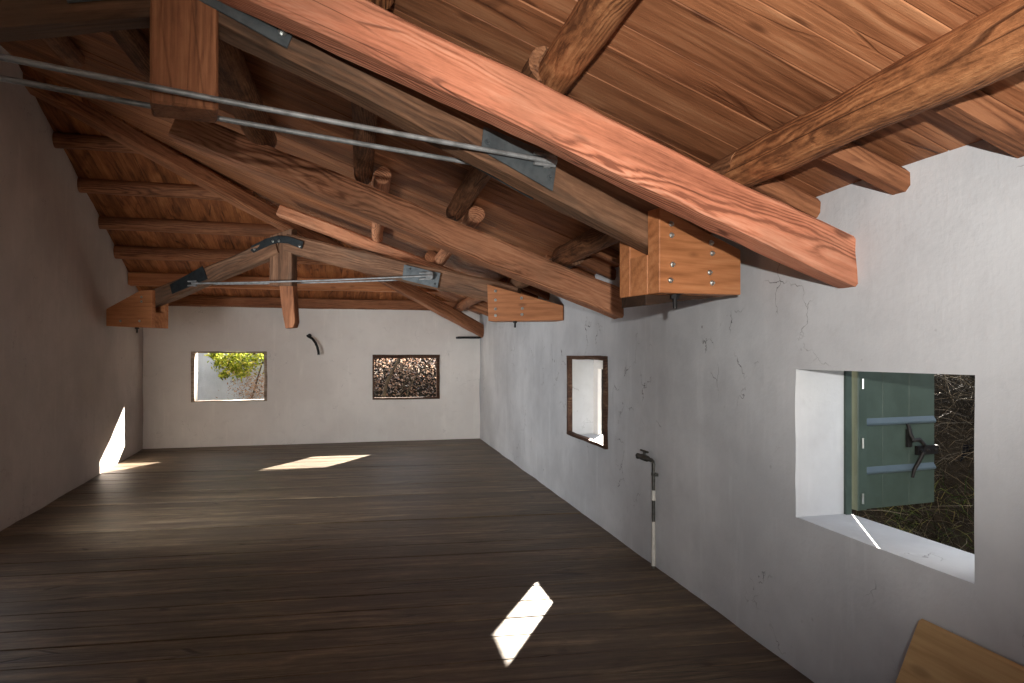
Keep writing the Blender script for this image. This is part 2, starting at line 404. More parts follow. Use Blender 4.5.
# floor boards run across the room
fx = V((math.cos(math.radians(9)), math.sin(math.radians(9)), 0)); fy = V((-fx.y, fx.x, 0))
def line_hit(org, d, P, n):   # plan intersection parameter
    den = d.x*n.x+d.y*n.y; return ((P.x-org.x)*n.x+(P.y-org.y)*n.y)/den
spans = []; w = -2.6
while w < 12.6:
    bw = R.uniform(.22, .3); q = fy*(w+bw/2)
    l1 = line_hit(q, fx, A2, nR)+.15; l0 = line_hit(q, fx, L2, nL)-.2
    pl = q+fx*l1
    # stop behind the back wall
    lb = line_hit(q, fx, B2-nb*.2, nb)
    den = fx.x*nb.x+fx.y*nb.y
    if den > 0: l0 = max(l0, lb)
    else: l1 = min(l1, lb)
    if l1-l0 > .3: spans.append((w, w+bw, l0, l1))
    w += bw
floor = planks('floor', V((0, 0, 0)), fx, fy, spans, .03, W_FLOOR, .006, .003, .0)
tag(floor, kind='structure')
# earth under the floor boards
# roof boards: right slope, boards run down the slope at right angles to the right wall
e_dn = V((nR.x, nR.y, -MR)).normalized(); e_al = V((rd.x, rd.y, 0))
org = V((A2.x, A2.y, ZR0)); kS = math.sqrt(1+MR*MR)
# hip line under the two slopes (underside), read off the photo
HC, HT = V((-.6, 11.1, 1.87)), V((-3.86, 6.83, 3.62))
spans = []; s = -5.4
while s < 9.6:
    bw = R.choice((.17, .2, .23, .25, .15)); sm = s+bw/2
    # highest point of this board: where the slopes meet, or the left wall
    p0 = A2+rd*sm
    tL = line_hit(p0, -nR, L2-nL*.3, nL)
    zb0 = zB(p0); k = (-nR).dot(nb)
    tH = (zb0-ZR0)/(MR-MB*k) if abs(MR-MB*k) > 1e-6 else 99
    if tH < 0: tH = 99
    t = min(tL, tH+.12)
    if t > -.2: spans.append((s, s+bw, -t*kS, .42*kS))
    s += bw
spans = [(-b, -a, c, d) for a, b, c, d in spans]
# planks() builds boards with their face at +z of (l x w); the visible face must look down, so width runs the other way
ceil_r = planks('ceiling_right_slope', org, e_dn, -e_al, spans, .028, W_BOARD, .003, .002)
tag(ceil_r, kind='structure')
eb_dn = V((-nb.x, -nb.y, -MB)).normalized(); eb_al = V((bd.x, bd.y, 0)); kB = math.sqrt(1+MB*MB)
orgb = V((B2.x, B2.y, ZB0)); spans = []; u = -1.9
while u < 6.0:
    bw = R.choice((.17, .2, .22)); um = u+bw/2; p0 = B2+bd*um
    tL = line_hit(p0, nb, L2-nL*.3, nL); k = nb.dot(-nR); zr0 = zR(p0)
    tH = (zr0-ZB0)/(MB-MR*k); tH = tH+.12
    t = tH
    if um < 0: t = max(t, 0)
    t0 = .35 if um > -.3 else None
    if um <= -.3:
        # left of the corner the boards only exist on the room side of the left wall
        t0 = -(tL)+.05 if tL > 0 else .35
    if t > -.3: spans.append((u, u+bw, -min(t, 6.5)*kB, t0*kB))
    u += bw
spans = [(a, b, c, d) for a, b, c, d in spans if d-c > .2]
ceil_b = planks('ceiling_back_slope', orgb, eb_dn, -eb_al, [(-b, -a, c, d) for a, b, c, d in spans], .028, W_BACK, .003, .002)
tag(ceil_b, kind='structure')
# solid roof covering over the boards
def sheet(name, pts, mat, up=.06, th=.05):
    o = slab(name, [p+V((0, 0, up)) for p in pts], V((0, 0, th)), mat, bev=0); tag(o, kind='structure'); return o
def rp(s_, d_):
    q = A2+rd*s_-nR*d_; return V((q.x, q.y, ZR0+MR*d_))
def bp(u_, d_):
    q = B2+bd*u_+nb*d_; return V((q.x, q.y, ZB0+MB*d_))
P_ROOF = plain('clay_roof', srgb(150, 96, 70), srgb(120, 76, 56), .9)
sheet('roof_right_slope', [rp(-5.5, -.45), rp(9.6, -.45), rp(9.6, 1.0), rp(3.2, 5.9), rp(-5.5, 6.6)], P_ROOF)
sheet('roof_back_slope', [bp(-.6, -.4), bp(6.3, -.4), bp(-.2, 6.6), bp(-2.6, 6.6)], P_ROOF)

# ---------------------------------------------------------------- roof timbers
PURLIN_D = .19
pur_lines = [(.44, .17), (1.26, .15), (1.96, .15), (2.65, .16), (3.35, .16), (4.05, .16), (4.7, .16)]
def on_roof(s_, d_, drop):
    p = rp(s_, d_); p.z -= drop; return p
# beams under the right slope: wall end first, then a second point up the slope
def slope_beam(name, px_wall, px_up, drop, d_end, w, h, mat, label, seed, **kw):
    a = hit_roof(*px_wall, drop); b = hit_roof(*px_up, drop); d = b-a
    k = (d_end-dR(a))/(dR(b)-dR(a)); end = a+d*k; start = a-d.normalized()*.18
    o = timber(name, start, end, w, h, mat, None, V((MR*nR.x, MR*nR.y, 1)), seed=seed, **kw)
    return tag(o, label, 'beam', 'rafters under the right roof slope')
wall_ent = hit_vert(848, 260, A2, nR)
DROP = ZR0-wall_ent.z
BEAMS = []
def cross(o_ab, d):
    a_, b_ = o_ab; k = (d-dR(a_))/(dR(b_)-dR(a_)); p_ = a_+(b_-a_)*k
    return (p_.x-A2.x)*rd.x+(p_.y-A2.y)*rd.y
def sbeam(pw, pu, drop, *r, **k):
    BEAMS.append((hit_roof(*pw, drop), hit_roof(*pu, drop))); return slope_beam(pw, pu, drop, *r, **k)
_sb = slope_beam
def slope_beam(pw, pu, *r, **k): return _sb('rafter_beam', pw, pu, *r, **k)
sbeam((833, 253.5), (400, 51), DROP, 4.9, .12, .195, W_ORANGE, 'nearest long orange rafter beam crossing the ceiling down to the right wall', 3, wob=.012, cham=.012, taper=.93)
sbeam((618, 304), (335, 190), DROP-.01, 3.35, .2, .215, W_PINE, 'pale orange rafter beam behind the front truss ending above the small right window', 5, wob=.01, cham=.02)
sbeam((525, 303), (262, 204.5), DROP-.12, 2.96, .15, .135, W_PINE, 'farthest thin rafter beam lying just above the far truss', 8, wob=.008, cham=.02)

# round purlins of the right slope, one log per bay
names_line = ['lowest', 'second', 'third', 'fourth', 'fifth', 'sixth', 'topmost']
short_bay = 1
names_bay = ['round log purlin above the right wall, in the bay nearest the camera', 'round log purlin up the right slope, in the bay behind the orange beam', 'round log purlin up from the right wall, between the two far rafter beams', 'round log purlin above the right wall, beyond the far truss']
for i, (d, dia) in enumerate(pur_lines):
    if i == 6: d = 4.62
    pmax = 9.0
    for k in range(300):
        q = A2+rd*(k*.03)-nR*d
        if zB(q) < zR(q)+.02: pmax = k*.03; break
    c1, c2, c3 = cross(BEAMS[0], d), cross(BEAMS[1], d), cross(BEAMS[2], d)
    segs = [(-5.15, c1+.10 if i < 3 else c1+.3), (c1+.04 if i < 3 else c1+.2, c2+.1), (c2-(.14 if i < 3 else -.02), min(c3+.08, pmax-.1))]
    if i < 2: segs.append((c3-.1, pmax-.3))
    for k, (a, b) in enumerate(segs):
        if b-a < .3 or (k == 2 and i >= 3): continue
        off = (0, .05 if i else .0, -.09 if i else -.05, .02)[k]
        if i == 3 and k == 1: off = .12
        dd = d+off
        dia2 = dia*(1, .95, .85, .9)[k]
        if i == 3 and k == 1: dia2 = .21
        m = {0: W_LOG, 1: W_BAY, 2: W_PINE if i else W_OLD, 3: W_RED}[k]
        pa = on_roof(a, dd, dia2/2+.012); pb = on_roof(b, dd, dia2/2+.012)
        o = timber('log_purlin', pb, pa, dia2, dia2, m, None, log=True, wob=.010, seed=i*7+k, rag=.004)
        tag(o, names_line[i] + ' ' + names_bay[k], 'beam', 'round log purlins of the right slope')

# short stub rafters between the lowest purlin and the right wall
for k in range(-2, 18):
    s_ = -.48+.485*k
    if s_ > 7.9: break
    a = on_roof(s_, .46, .057); b = on_roof(s_, -.12, .057)
    o = timber('stub_rafter', a, b, .1, .085, W_RED, None, V((MR*nR.x, MR*nR.y, 1)), seed=k+40, wob=.005, cham=.02)
    near = {0: 'short brown stub rafter entering the right wall under the nearest log purlin', 1: 'short stub rafter entering the right wall right above the nearest orange beam end'}
    pos = k+6
    ordn = ['first', 'second', 'third', 'fourth', 'fifth', 'sixth', 'seventh', 'eighth', 'ninth', 'tenth', 'eleventh', 'twelfth', 'thirteenth', 'fourteenth', 'fifteenth', 'sixteenth', 'seventeenth', 'eighteenth', 'nineteenth', 'twentieth', 'twenty-first', 'twenty-second', 'twenty-third'][max(0, k+1)]
    if k in near: lab = near[k]
    elif k >= 2: lab = '%s stub rafter over the right wall, counted from the orange beam end backwards' % ['second','third','fourth','fifth','sixth','seventh','eighth','ninth','tenth','eleventh','twelfth','thirteenth','fourteenth','fifteenth','sixteenth','seventeenth'][k-2]
    elif k == -1: lab = 'short stub rafter at the right edge of the photo, over the right wall'
    else: lab = '%s stub rafter beyond the right edge of the photo over the right wall' % ['first','second','third','fourth'][-2-k]
    tag(o, lab, 'beam', 'stub rafters along the right wall')

# hip beam from the back right corner up to the left wall
hd = (HT-HC)
tag(timber('hip_beam', HC-hd.normalized()*.25+V((0, 0, .09)), HC+hd*1.24+V((0, 0, .09)), .17, .19, W_RED, None, seed=21, wob=.012, cham=.03),
    'dark diagonal hip beam rising from the back right corner to the left wall', 'beam')
# purlins of the back slope
bl = [(.10, .17, .0), (.80, .19, .0), (1.56, .18, 0), (2.25, .17, 0), (3.0, .17, 0), (3.76, .16, 0), (4.5, .16, 0)]
bn = ['wall plate beam lying along the top of the back wall', 'pale squared purlin just above the back wall', 'third purlin up from the back wall in the back roof slope', 'fourth purlin up from the back wall in the back roof slope', 'fifth purlin up from the back wall in the back roof slope', 'sixth purlin up from the back wall in the back roof slope', 'topmost purlin of the back roof slope against the left wall']
for i, (d, dia, _) in enumerate(bl):
    zc = ZB0+MB*d-dia/2-.012
    q0 = B2+nb*d
    uL = line_hit(q0, bd, L2, nL)-.2
    # meets the hip beam
    t = None
    hn = V((hd.y, -hd.x)); uH = line_hit(q0, bd, V((HC.x, HC.y)), hn)
    if i == 0: uH = 5.1
    pa, pb = q0+bd*uL, q0+bd*(uH-.02)
    m = [W_RED, W_HONEY, W_RED, W_RED, W_RED, W_RED, W_RED][i]
    o = timber('back_purlin', V((pa.x, pa.y, zc)), V((pb.x, pb.y, zc)), dia*.95, dia, m, None, log=i > 1, wob=.008, seed=60+i, cham=.02)
    tag(o, bn[i], 'beam', 'purlins of the back roof slope')

# ---------------------------------------------------------------- trusses
class TP:
    """vertical truss plane: off > 0 moves towards the camera"""
    def __init__(s, x_wall, phi):
        p = hit_vert(x_wall, HY, A2, nR); s.P = V((p.x, p.y)); s.d = V((math.cos(phi), math.sin(phi))); s.n = V((math.sin(phi), -math.cos(phi)))
        s.d3 = V((s.d.x, s.d.y, 0)); s.n3 = V((s.n.x, s.n.y, 0))
    def at(s, x, y, off=0): return hit_vert(x, y, s.P+s.n*off, s.n)
    def to_x(s, t, z, off=0):
        q = s.P - s.d*t + s.n*off; return V((q.x, q.y, z))
    def t_of(s, p): return -(V((p.x, p.y))-s.P).dot(s.d)

def truss_rod(T, a, b, parent, seg=10, r=.0105):
    sag = []
    for i in range(13):
        t = i/12; p = a.lerp(b, t); p.z -= .012*math.sin(math.pi*t); sag.append(p)
    return tube('tie_rod', sag, r, M_ROD, parent, seg)

# ---- front truss
T1 = TP(738, math.radians(27))
RT = .14                                   # rafter thickness
ft = thing('roof_truss', T1.to_x(0, 1.83), 'front wooden king post truss with two long steel rods under the ceiling', 'roof truss', 'king post trusses')
# right rafter: near lower arris
a = T1.at(222, 24, RT/2); b = T1.at(655, 247, RT/2)
dirr = (b-a).normalized(); upr = T1.n3.cross(dirr)
if upr.z < 0: upr = -upr
RH = .25
a0 = a - dirr*.16; b0 = b + dirr*.28
timber('rafter', a0-T1.n3*RT/2+upr*RH/2, b0-T1.n3*RT/2+upr*RH/2, RT, RH, W_OLD, ft, up=upr, seed=31, wob=.012, cham=.02)
# left rafter, mirrored about the king post
tk = T1.t_of(T1.at(185, 80))
al = T1.at(150, 13, RT/2); bl_ = T1.at(0, 24, RT/2)
dl = (bl_-al).normalized(); upl = T1.n3.cross(dl)
if upl.z < 0: upl = -upl
q = V((al.x, al.y)); tl = line_hit(q, V((dl.x, dl.y)), L2, nL)
timber('rafter', al-dl*.16-T1.n3*RT/2+upl*RH/2, al+dl*(tl-.05)-T1.n3*RT/2+upl*RH/2, RT, RH, W_OLD, ft, up=upl, seed=32, wob=.012, cham=.02)
# king post
KT = .155
k0, k1 = T1.at(149.6, 102, KT/2), T1.at(218.5, 110, KT/2)
zt = 3.02
kp = [k0, k1, V((k1.x, k1.y, 0)), V((k0.x, k0.y, 0))]
kp[2].z = zt; kp[3].z = zt
slab('king_post', kp, -T1.n3*KT, W_RED, ft, grain=V((0, 0, 1)), bev=.008, up=T1.n3)
# steel strap over the apex
w3 = .012
def strip(T, pts, off, th, name, mat, parent, bev=.002):
    return slab(name, [T.at(x, y, off+th) for x, y in pts], -T.n3*th, mat, parent, bev=bev)
st = strip(T1, [(232, -6), (288.5, 47.5), (294.5, 31), (246, -12)], RT/2, .008, 'apex_strap', M_PLATE, ft) if False else None
sa, sb = T1.at(291, 39.5, RT/2+.008), T1.at(222, 1, RT/2+.008)
sd = (sa-sb).normalized(); su = T1.n3.cross(sd); su = su if su.z > 0 else -su
hw = .041
pk = T1.to_x(tk, 0, RT/2+.016); pk.z = (sb + sd*((tk-T1.t_of(sb))/(-(sd.x*T1.d.x+sd.y*T1.d.y)))).z
mir = lambda p: (lambda t: T1.to_x(2*tk-t, p.z, RT/2+.016))(T1.t_of(p))
e1, e2 = sa-su*hw+T1.n3*.008, sa+su*hw+T1.n3*.008
pl = [mir(e1), pk-V((0, 0, hw*1.08)), e1, e2, pk+V((0, 0, hw*1.08)), mir(e2)]
strap = slab('apex_strap', pl, -T1.n3*.008, M_PLATE, ft, bev=.002)
bolt(T1.at(282.5, 32, RT/2+.017), T1.n3, strap, M_BOLT, .017)
bolt(mir(T1.at(282.5, 32, RT/2+.017))+T1.n3*.001, T1.n3, strap, M_BOLT, .017)
# side plate on the right rafter
plp = [(484, 126), (558, 156), (553, 191), (481.5, 150)]
pl1 = strip(T1, plp, RT/2+.012, .008, 'side_plate', M_PLATE, ft)
for x, y in ((487.5, 141.5), (550, 177)): bolt(T1.at(x, y, RT/2+.021), T1.n3, pl1, M_PLATE, .014)
mp = [T1.at(x, y, RT/2+.02) for x, y in plp]
mz = lambda p: (lambda t: T1.to_x(2*tk-t, p.z, RT/2+.02))(T1.t_of(p))
pl1b = slab('side_plate', [mz(p) for p in mp], -T1.n3*.008, M_PLATE, ft, bev=.002)
pf1 = slab('side_plate', [p-T1.n3*(RT+.05) for p in mp], T1.n3*.008, M_PLATE, ft, bev=.002)
pf2 = slab('side_plate', [mz(p)-T1.n3*(RT+.05) for p in mp], T1.n3*.008, M_PLATE, ft, bev=.002)
# tie rods, one each side
OF = RT/2+.055
r_end = T1.at(548, 161, OF); r_a = T1.at(0, 53.5, OF)
ddd = (r_end-r_a).normalized(); tt = T1.t_of(r_end)
r_far = r_end - ddd*((2*tk-tt*2)/abs(ddd.x*T1.d.x+ddd.y*T1.d.y))
truss_rod(T1, r_end+ddd*.03, r_far, ft)
OF2 = -(RT/2+.055)
q_a, q_b = T1.at(0, 75, OF2), T1.at(455, 159, OF2)
ddq = (q_b-q_a).normalized(); q_end = q_b+ddq*.45
q_far = q_end-ddq*((2*tk-2*T1.t_of(q_end))/abs(ddq.x*T1.d.x+ddq.y*T1.d.y))
truss_rod(T1, q_end, q_far, ft)
# rod anchor: two prongs and a nut
def anchor(T, x, y, off, parent, s=1.0, ang=0):
    c = T.at(x, y, off); bm = bmesh.new(); d = T.d3*s
    for dz in (.022, -.022):
        tube_bm(bm, [V((0, 0, dz*s))-d*.075, V((0, 0, dz*s*.9))+d*.03], .008*s, 8)
    tube_bm(bm, [-d*.02, d*.035], .018*s, 6)
    box_bm(bm, V((0, 0, 0))-T.n3*.018, .03*s, .03*s, .06*s)
    return finish('rod_anchor', bm, M_ROD, parent, Matrix.Translation(c), 40)
anchor(T1, 549, 160.5, OF-.006, ft)
# bolted block at the right wall: near board, core, far board
GT, CT = .09, RT
g_off = RT/2+GT
def gusset(T, poly, off, parent, bolts, core_poly, sgn, pin, wedge, br, back=True, GT=GT, CT=CT):
    g = slab('gusset_block', [T.at(x, y, off) for x, y in poly], -T.n3*GT, W_HONEY, parent, grain=T.d3, bev=.004)
    for x, y in bolts: bolt(T.at(x, y, off+.001), T.n3, g, M_BOLT, br)
    pts = [T.at(x, y, off) for x, y in core_poly]
    cpts = [p - T.n3*(GT+.001) for p in pts]
    slab('core_block', cpts, -T.n3*(CT-.002), W_HONEY, g, grain=T.d3, bev=.003)
    if back:
        slab('gusset_board', [p-T.n3*(GT+CT) for p in [T.at(x, y, off) for x, y in poly]], -T.n3*GT, W_HONEY, g, grain=T.d3, bev=.004)
    if wedge:
        wa, wb, hgt = wedge
        A_, B_ = T.at(*wa, off)-T.n3*.11, T.at(*wb, off)-T.n3*.11
        slab('dark_wedge', [A_, B_, A_-V((0, 0, hgt))], -T.n3*(GT*2+CT-.12), W_DARK, g, grain=T.d3, bev=.003)  # dark tapered piece below the block, thickest away from the wall
    if pin:
        p = T.at(pin[0], pin[1], off-GT-CT/2 if len(pin) < 3 else off-pin[2]); bm = bmesh.new()
        tube_bm(bm, [V((0, 0, .05)), V((0, 0, -.07))], .011, 8)
        bmesh.ops.create_cone(bm, cap_ends=True, segments=6, radius1=.024, radius2=.024, depth=.018, matrix=Matrix.Translation((0, 0, -.012)))
        box_bm(bm, V((0, 0, .004)), .07, .07, .006)
        finish('hanging_bolt', bm, M_IRON, g, Matrix.Translation(p), 40)
    return g
b8 = [(671, 224), (671.3, 235.3), (672.4, 264.6), (670.4, 280.4), (711, 243), (712, 253.4), (709.6, 272.6), (712, 283)]
gusset(T1, [(659.5, 292.8), (741, 294.8), (741, 250), (659.5, 207)], g_off, ft, b8,
       [(659.5, 292.8), (741, 294.8), (741, 262), (659.5, 252)], 1, (675, 294.5, .05), ((660.5, 292.5), (738, 294.6), .055), .014)
# left block of the same truss, at the left wall
tw = line_hit(T1.P, -T1.d, L2, nL)
G0 = [T1.to_x(tw-.05, 1.86, g_off), T1.to_x(tw-.4, 1.86, g_off), T1.to_x(tw-.4, 2.2, g_off), T1.to_x(tw-.05, 2.1, g_off)]
gl = slab('gusset_block', G0, -T1.n3*GT, W_HONEY, ft, grain=T1.d3)
slab('gusset_board', [p-T1.n3*(GT+CT) for p in G0], -T1.n3*GT, W_HONEY, gl, grain=T1.d3)
slab('core_block', [p-T1.n3*(GT+.001) for p in [G0[0], G0[1], G0[1]+V((0, 0, .12)), G0[0]+V((0, 0, .12))]], -T1.n3*(CT-.002), W_HONEY, gl, grain=T1.d3)

# ---- far truss
T2 = TP(560, math.radians(-15))
RT2 = .15
f2 = thing('roof_truss', T2.to_x(0, 1.87), 'far wooden king post truss standing in front of the back wall', 'roof truss', 'king post trusses')
def raf_poly(T, pts, off, th, parent, mat, grain):
    return slab('rafter', [T.at(x, y, off) for x, y in pts], -T.n3*th, mat, parent, grain=grain, bev=.01)
h2 = RT2/2
def raf2(x0, y0, x1, y1, hpx, seed, ext):
    a = T2.at(x0, y0, h2); b = T2.at(x1, y1, h2); d_ = (b-a).normalized(); u_ = T2.n3.cross(d_); u_ = u_ if u_.z > 0 else -u_
    hh = hpx
    return timber('rafter', a-d_*.12-T2.n3*h2+u_*hh/2, b+d_*ext-T2.n3*h2+u_*hh/2, RT2, hh, W_OLD, f2, up=u_, seed=seed, wob=.012, cham=.02)
raf2(291, 254.5, 487, 301.5, .23, 71, .3)
raf2(270, 256.5, 153, 305.5, .2, 72, .1)
kz = [T2.at(269, 285.5, .06), T2.at(291.5, 286, .06), T2.at(291.5, 228, .06), T2.at(269.5, 236, .06)]
slab('king_post', kz, -T2.n3*.12, W_OLD, f2, grain=V((0, 0, 1)), bev=.008, up=T2.n3)
tl_ = [(279, 284), (292.5, 284), (294.8, 322), (293, 327.5), (285.2, 328.5), (282.5, 315), (280.5, 300)]
slab('king_post_tail', [T2.at(x, y, .035) for x, y in tl_], -T2.n3*.1, W_RED, f2, grain=V((0, 0, 1)), bev=.006, up=T2.n3)
# cranked apex strap
sp = [(250.5, 250.5), (253.5, 253), (269, 245.5), (278, 242.6), (288, 243.5), (301.5, 248.8), (303.5, 241.5), (288, 236.2), (277, 235.6), (266, 238.5), (251, 246)]
ap = slab('apex_strap', [T2.at(x, y, h2+.012) for x, y in sp], -T2.n3*.01, M_DPLATE, f2, bev=.002)
for x, y in ((254.3, 249.3), (272.8, 241.2), (279, 241), (299.5, 246.2)): bolt(T2.at(x, y, h2+.013), T2.n3, ap, M_BOLT, .016)
lp = [(169.5, 284.5), (202.5, 266), (207.5, 279), (172, 294)]
p1 = slab('side_plate', [T2.at(x, y, h2+.022) for x, y in lp], -T2.n3*.008, M_DPLATE, f2, bev=.002)
rpz = [(404, 264.5), (440.6, 273), (437.5, 288), (402, 279.5)]
p2 = slab('side_plate', [T2.at(x, y, h2+.022) for x, y in rpz], -T2.n3*.008, M_PLATE, f2, bev=.002)
for pz in (lp, rpz):
    slab('side_plate', [T2.at(x, y, h2+.022)-T2.n3*(RT2+.04) for x, y in pz], -T2.n3*.008, M_PLATE, f2, bev=.002)
for x, y in ((410, 269), (434.5, 284)): bolt(T2.at(x, y, h2+.023), T2.n3, p2, M_PLATE, .014)
truss_rod(T2, T2.at(430, 275.8, h2+.05), T2.at(192, 283.5, h2+.05), f2)
truss_rod(T2, T2.at(425, 276, h2+.05)-T2.n3*(RT2+.1), T2.at(192, 282, h2+.05)-T2.n3*(RT2+.1), f2)
anchor(T2, 429, 275.8, h2+.044, f2, 1.5)
anchor(T2, 194, 283.3, h2+.044, f2, 1.2)
GT2 = .06; g2o = RT2/2+GT2
cb = lambda x, ys: [(x, y) for y in ys]
gusset(T2, [(488.2, 321), (563, 320.3), (563, 305.5), (487.2, 284.3)], g2o, f2,
       [(495.5, 291), (495.5, 300), (495.5, 309), (495.5, 315.5), (521.5, 298), (522.3, 308.5), (522, 314.5)],
       [(488.2, 321), (563, 320.3), (563, 310), (488.2, 303)], 1, (515, 321, .10), None, .016, GT=GT2, CT=RT2)
gusset(T2, [(106, 326), (151.5, 327.8), (152, 290), (140, 290.5), (106, 309)], g2o, f2,
       [(120.5, 321), (139.5, 321), (141.5, 297), (141.5, 301.5)],
       [(106, 326), (151.5, 327.8), (151.5, 312), (106, 312)], -1, (137, 327.2, .10), None, .016, GT=GT2, CT=RT2)

# ---------------------------------------------------------------- windows (frames, kind structure)
def wframe(name, P0, d, n_in, op, mat, t=.05, dep=.06, off=.0, sides='lrtb', ts=None, irregular=.004):
    u0, u1, z0, z1 = op; bm = bmesh.new(); ts = ts or {}
    q = P0; M = Matrix(((d.x, 0, n_in.x), (d.y, 0, n_in.y), (0, 1, 0))).to_4x4()
    M = Matrix(((d.x, n_in.x, 0, P0.x), (d.y, n_in.y, 0, P0.y), (0, 0, 1, 0), (0, 0, 0, 1)))
    g = lambda k: ts.get(k, t)
    def bar(a, b, c, e):
        vs = box_bm(bm, V(((a+b)/2, off, (c+e)/2)), b-a, dep, e-c)
    if 'b' in sides: bar(u0, u1, z0, z0+g('b'))
    if 't' in sides: bar(u0, u1, z1-g('t'), z1)
    if 'l' in sides: bar(u0, u0+g('l'), z0+g('b')*('b' in sides), z1-g('t')*('t' in sides))
    if 'r' in sides: bar(u1-g('r'), u1, z0+g('b')*('b' in sides), z1-g('t')*('t' in sides))
    bmesh.ops.subdivide_edges(bm, edges=bm.edges[:], cuts=5, use_grid_fill=True)
    for v in bm.verts:
        k = noise.noise((v.co.x*9, v.co.z*9, 3))
        v.co += V((k, noise.noise((v.co.z*7, v.co.x*7, 8))*.5, noise.noise((v.co.x*8, v.co.z*8, 21))))*irregular
    o = finish(name, bm, mat, None, M, 40); return tag(o, kind='structure')
# right wall runs with s away from the camera: 'l' is the near side
wframe('window_1', A2, rd, -nR, W1, W_WIN, .03, .05, .01, ts={'l': .04, 'r': .032, 'b': .028, 't': .036}, irregular=.008)
wframe('sun_mask_1', A2, rd, -nR, W1, P_BACK, .05, .04, -TR+.03, sides='tr', ts={'t': .13, 'r': .12})  # bars added at the outer reveal to cut the floor sun patch to shape
wframe('window_3', B2, bd, nb, W3, W_WINPALE, .03, .06, -.02, ts={'l': .05, 'r': .045, 'b': .018, 't': .025}, irregular=.012)
wframe('window_4', B2, bd, nb, W4, W_WIN, .045, .06, -.01, ts={'l': .025, 'r': .055, 'b': .035, 't': .06}, irregular=.006)
wframe('window_2', A2, rd, -nR, (W2[0], W2[1], W2[2], W2[3]), M_GREEN, .018, .03, -TR+.02, sides='r', irregular=.0)

# ---------------------------------------------------------------- shutter outside the large window
hinge = on_right_wall(W2[1]+.02, .74, -(TR+.035))
sphi = math.radians(19); sdv = V((math.cos(sphi), math.sin(sphi), 0)); snv = V((math.sin(sphi), -math.cos(sphi), 0))
sh = thing('window_shutter', hinge, 'open green wooden shutter with iron latch outside the large right window', 'shutter')
def in_sh(x, z, o=0): return hinge + sdv*x + V((0, 0, z)) + snv*o
def shbox(name, x0, x1, z0, z1, o0, o1, mat, bev=.004):
    return slab(name, [in_sh(x0, z0, o0), in_sh(x1, z0, o0), in_sh(x1, z1, o0), in_sh(x0, z1, o0)], snv*(o1-o0), mat, sh if True else None, grain=V((0, 0, 1)), bev=bev, up=snv)
SH_W, SH_H = .53, .86
# three vertical boards read as one panel
bm = bmesh.new()
I = frame(hinge, sdv).inverted()
for k in range(3):
    x0, x1 = SH_W*k/3+.0003, SH_W*(k+1)/3-.0003
    box_bm(bm, V(((x0+x1)/2, 0, SH_H/2)), x1-x0, .028, SH_H)
bmesh.ops.bevel(bm, geom=bm.edges[:], offset=.0012, segments=1, affect='EDGES')
finish('panel', bm, M_GREEN, sh, frame(hinge, sdv), 30)
shbox('edge_stile', -.004, .055, 0, SH_H, .014, .034, M_GREEN)
for z0 in (.168, .408):
    pz = [in_sh(.055, z0, .012), in_sh(.055, z0+.006, .028), in_sh(.055, z0+.016, .03), in_sh(.055, z0+.042, .012)]
    slab('batten', pz, sdv*(SH_W-.06), M_BLUEGREEN, sh, grain=sdv, bev=.002)
for z0 in (.06, .33, .62):
    bm = bmesh.new(); tube_bm(bm, [V((0, 0, -.025)), V((0, 0, .025))], .006, 8)
    finish('hinge_pin', bm, M_BOLT, sh, Matrix.Translation(in_sh(.02, z0, .04)), 40)
# latch: S-shaped iron handle with a bar to the free edge
zz = .315
hp = [in_sh(x, z-.045, o) for x, z, o in ((.335, .455, .02), (.335, .44, .03), (.335, .405, .035), (.345, .375, .045), (.375, .38, .055), (.40, .355, .06), (.395, .315, .06), (.37, .27, .055), (.345, .23, .05), (.34, .19, .045))]
lt = tube('latch_handle', hp, [.007, .009, .012, .012, .011, .011, .010, .010, .009, .008], M_IRON, sh, 8)
bm = bmesh.new(); box_bm(bm, V((0, 0, 0)), .14, .018, .045)
box_bm(bm, V((-.12, 0, .065)), .03, .012, .09)
for xx in (-.05, 0, .05): bmesh.ops.create_uvsphere(bm, u_segments=8, v_segments=6, radius=.008, matrix=Matrix.Translation((xx, -.012, 0)))
finish('latch_plate', bm, M_IRON, sh, frame(in_sh(.46, .275, .025), sdv), 30)

# ---------------------------------------------------------------- small things on the walls
# pipe with tap
pb = hit_vert(653.5, 562, A2-nR*.03, nR); pt = hit_vert(653.5, 461, A2-nR*.03, nR); pb.z = .0
pp = thing('water_pipe', V((pb.x, pb.y, 0)), 'grey upright water pipe with brass tap on the right wall below the small window', 'pipe')
ptop = V((pb.x, pb.y, pt.z)); rv = V((rd.x, rd.y, 0))
tube('pipe', [pb, V((pb.x, pb.y, .3)), V((pb.x, pb.y, .5)), ptop-V((0, 0, .02)), ptop+rv*.008-V((0, 0, .006)), ptop+rv*.03], .0115, M_PIPE, pp, 10)
tube('sleeve', [V((pb.x, pb.y, .02)), V((pb.x, pb.y, .22)), V((pb.x, pb.y, .33))], [.015, .0145, .0125], M_PWHITE, pp, 10)
tube('joint', [V((pb.x, pb.y, .48)), V((pb.x, pb.y, .55))], .0145, M_PWHITE, pp, 10)
bm = bmesh.new()
tube_bm(bm, [rv*.03, rv*.09, rv*.10, rv*.2, rv*.21, rv*.27], [.014, .014, .022, .022, .017, .017], 10)
tube_bm(bm, [rv*.15, rv*.15+V((0, 0, .045))], .010, 8)
tube_bm(bm, [rv*.09+V((0, 0, .047)), rv*.215+V((0, 0, .047))], .007, 6)
tube_bm(bm, [rv*.26, rv*.27-V((0, 0, .02))], .013, 8)
finish('tap', bm, M_PIPE, pp, Matrix.Translation(ptop), 40)
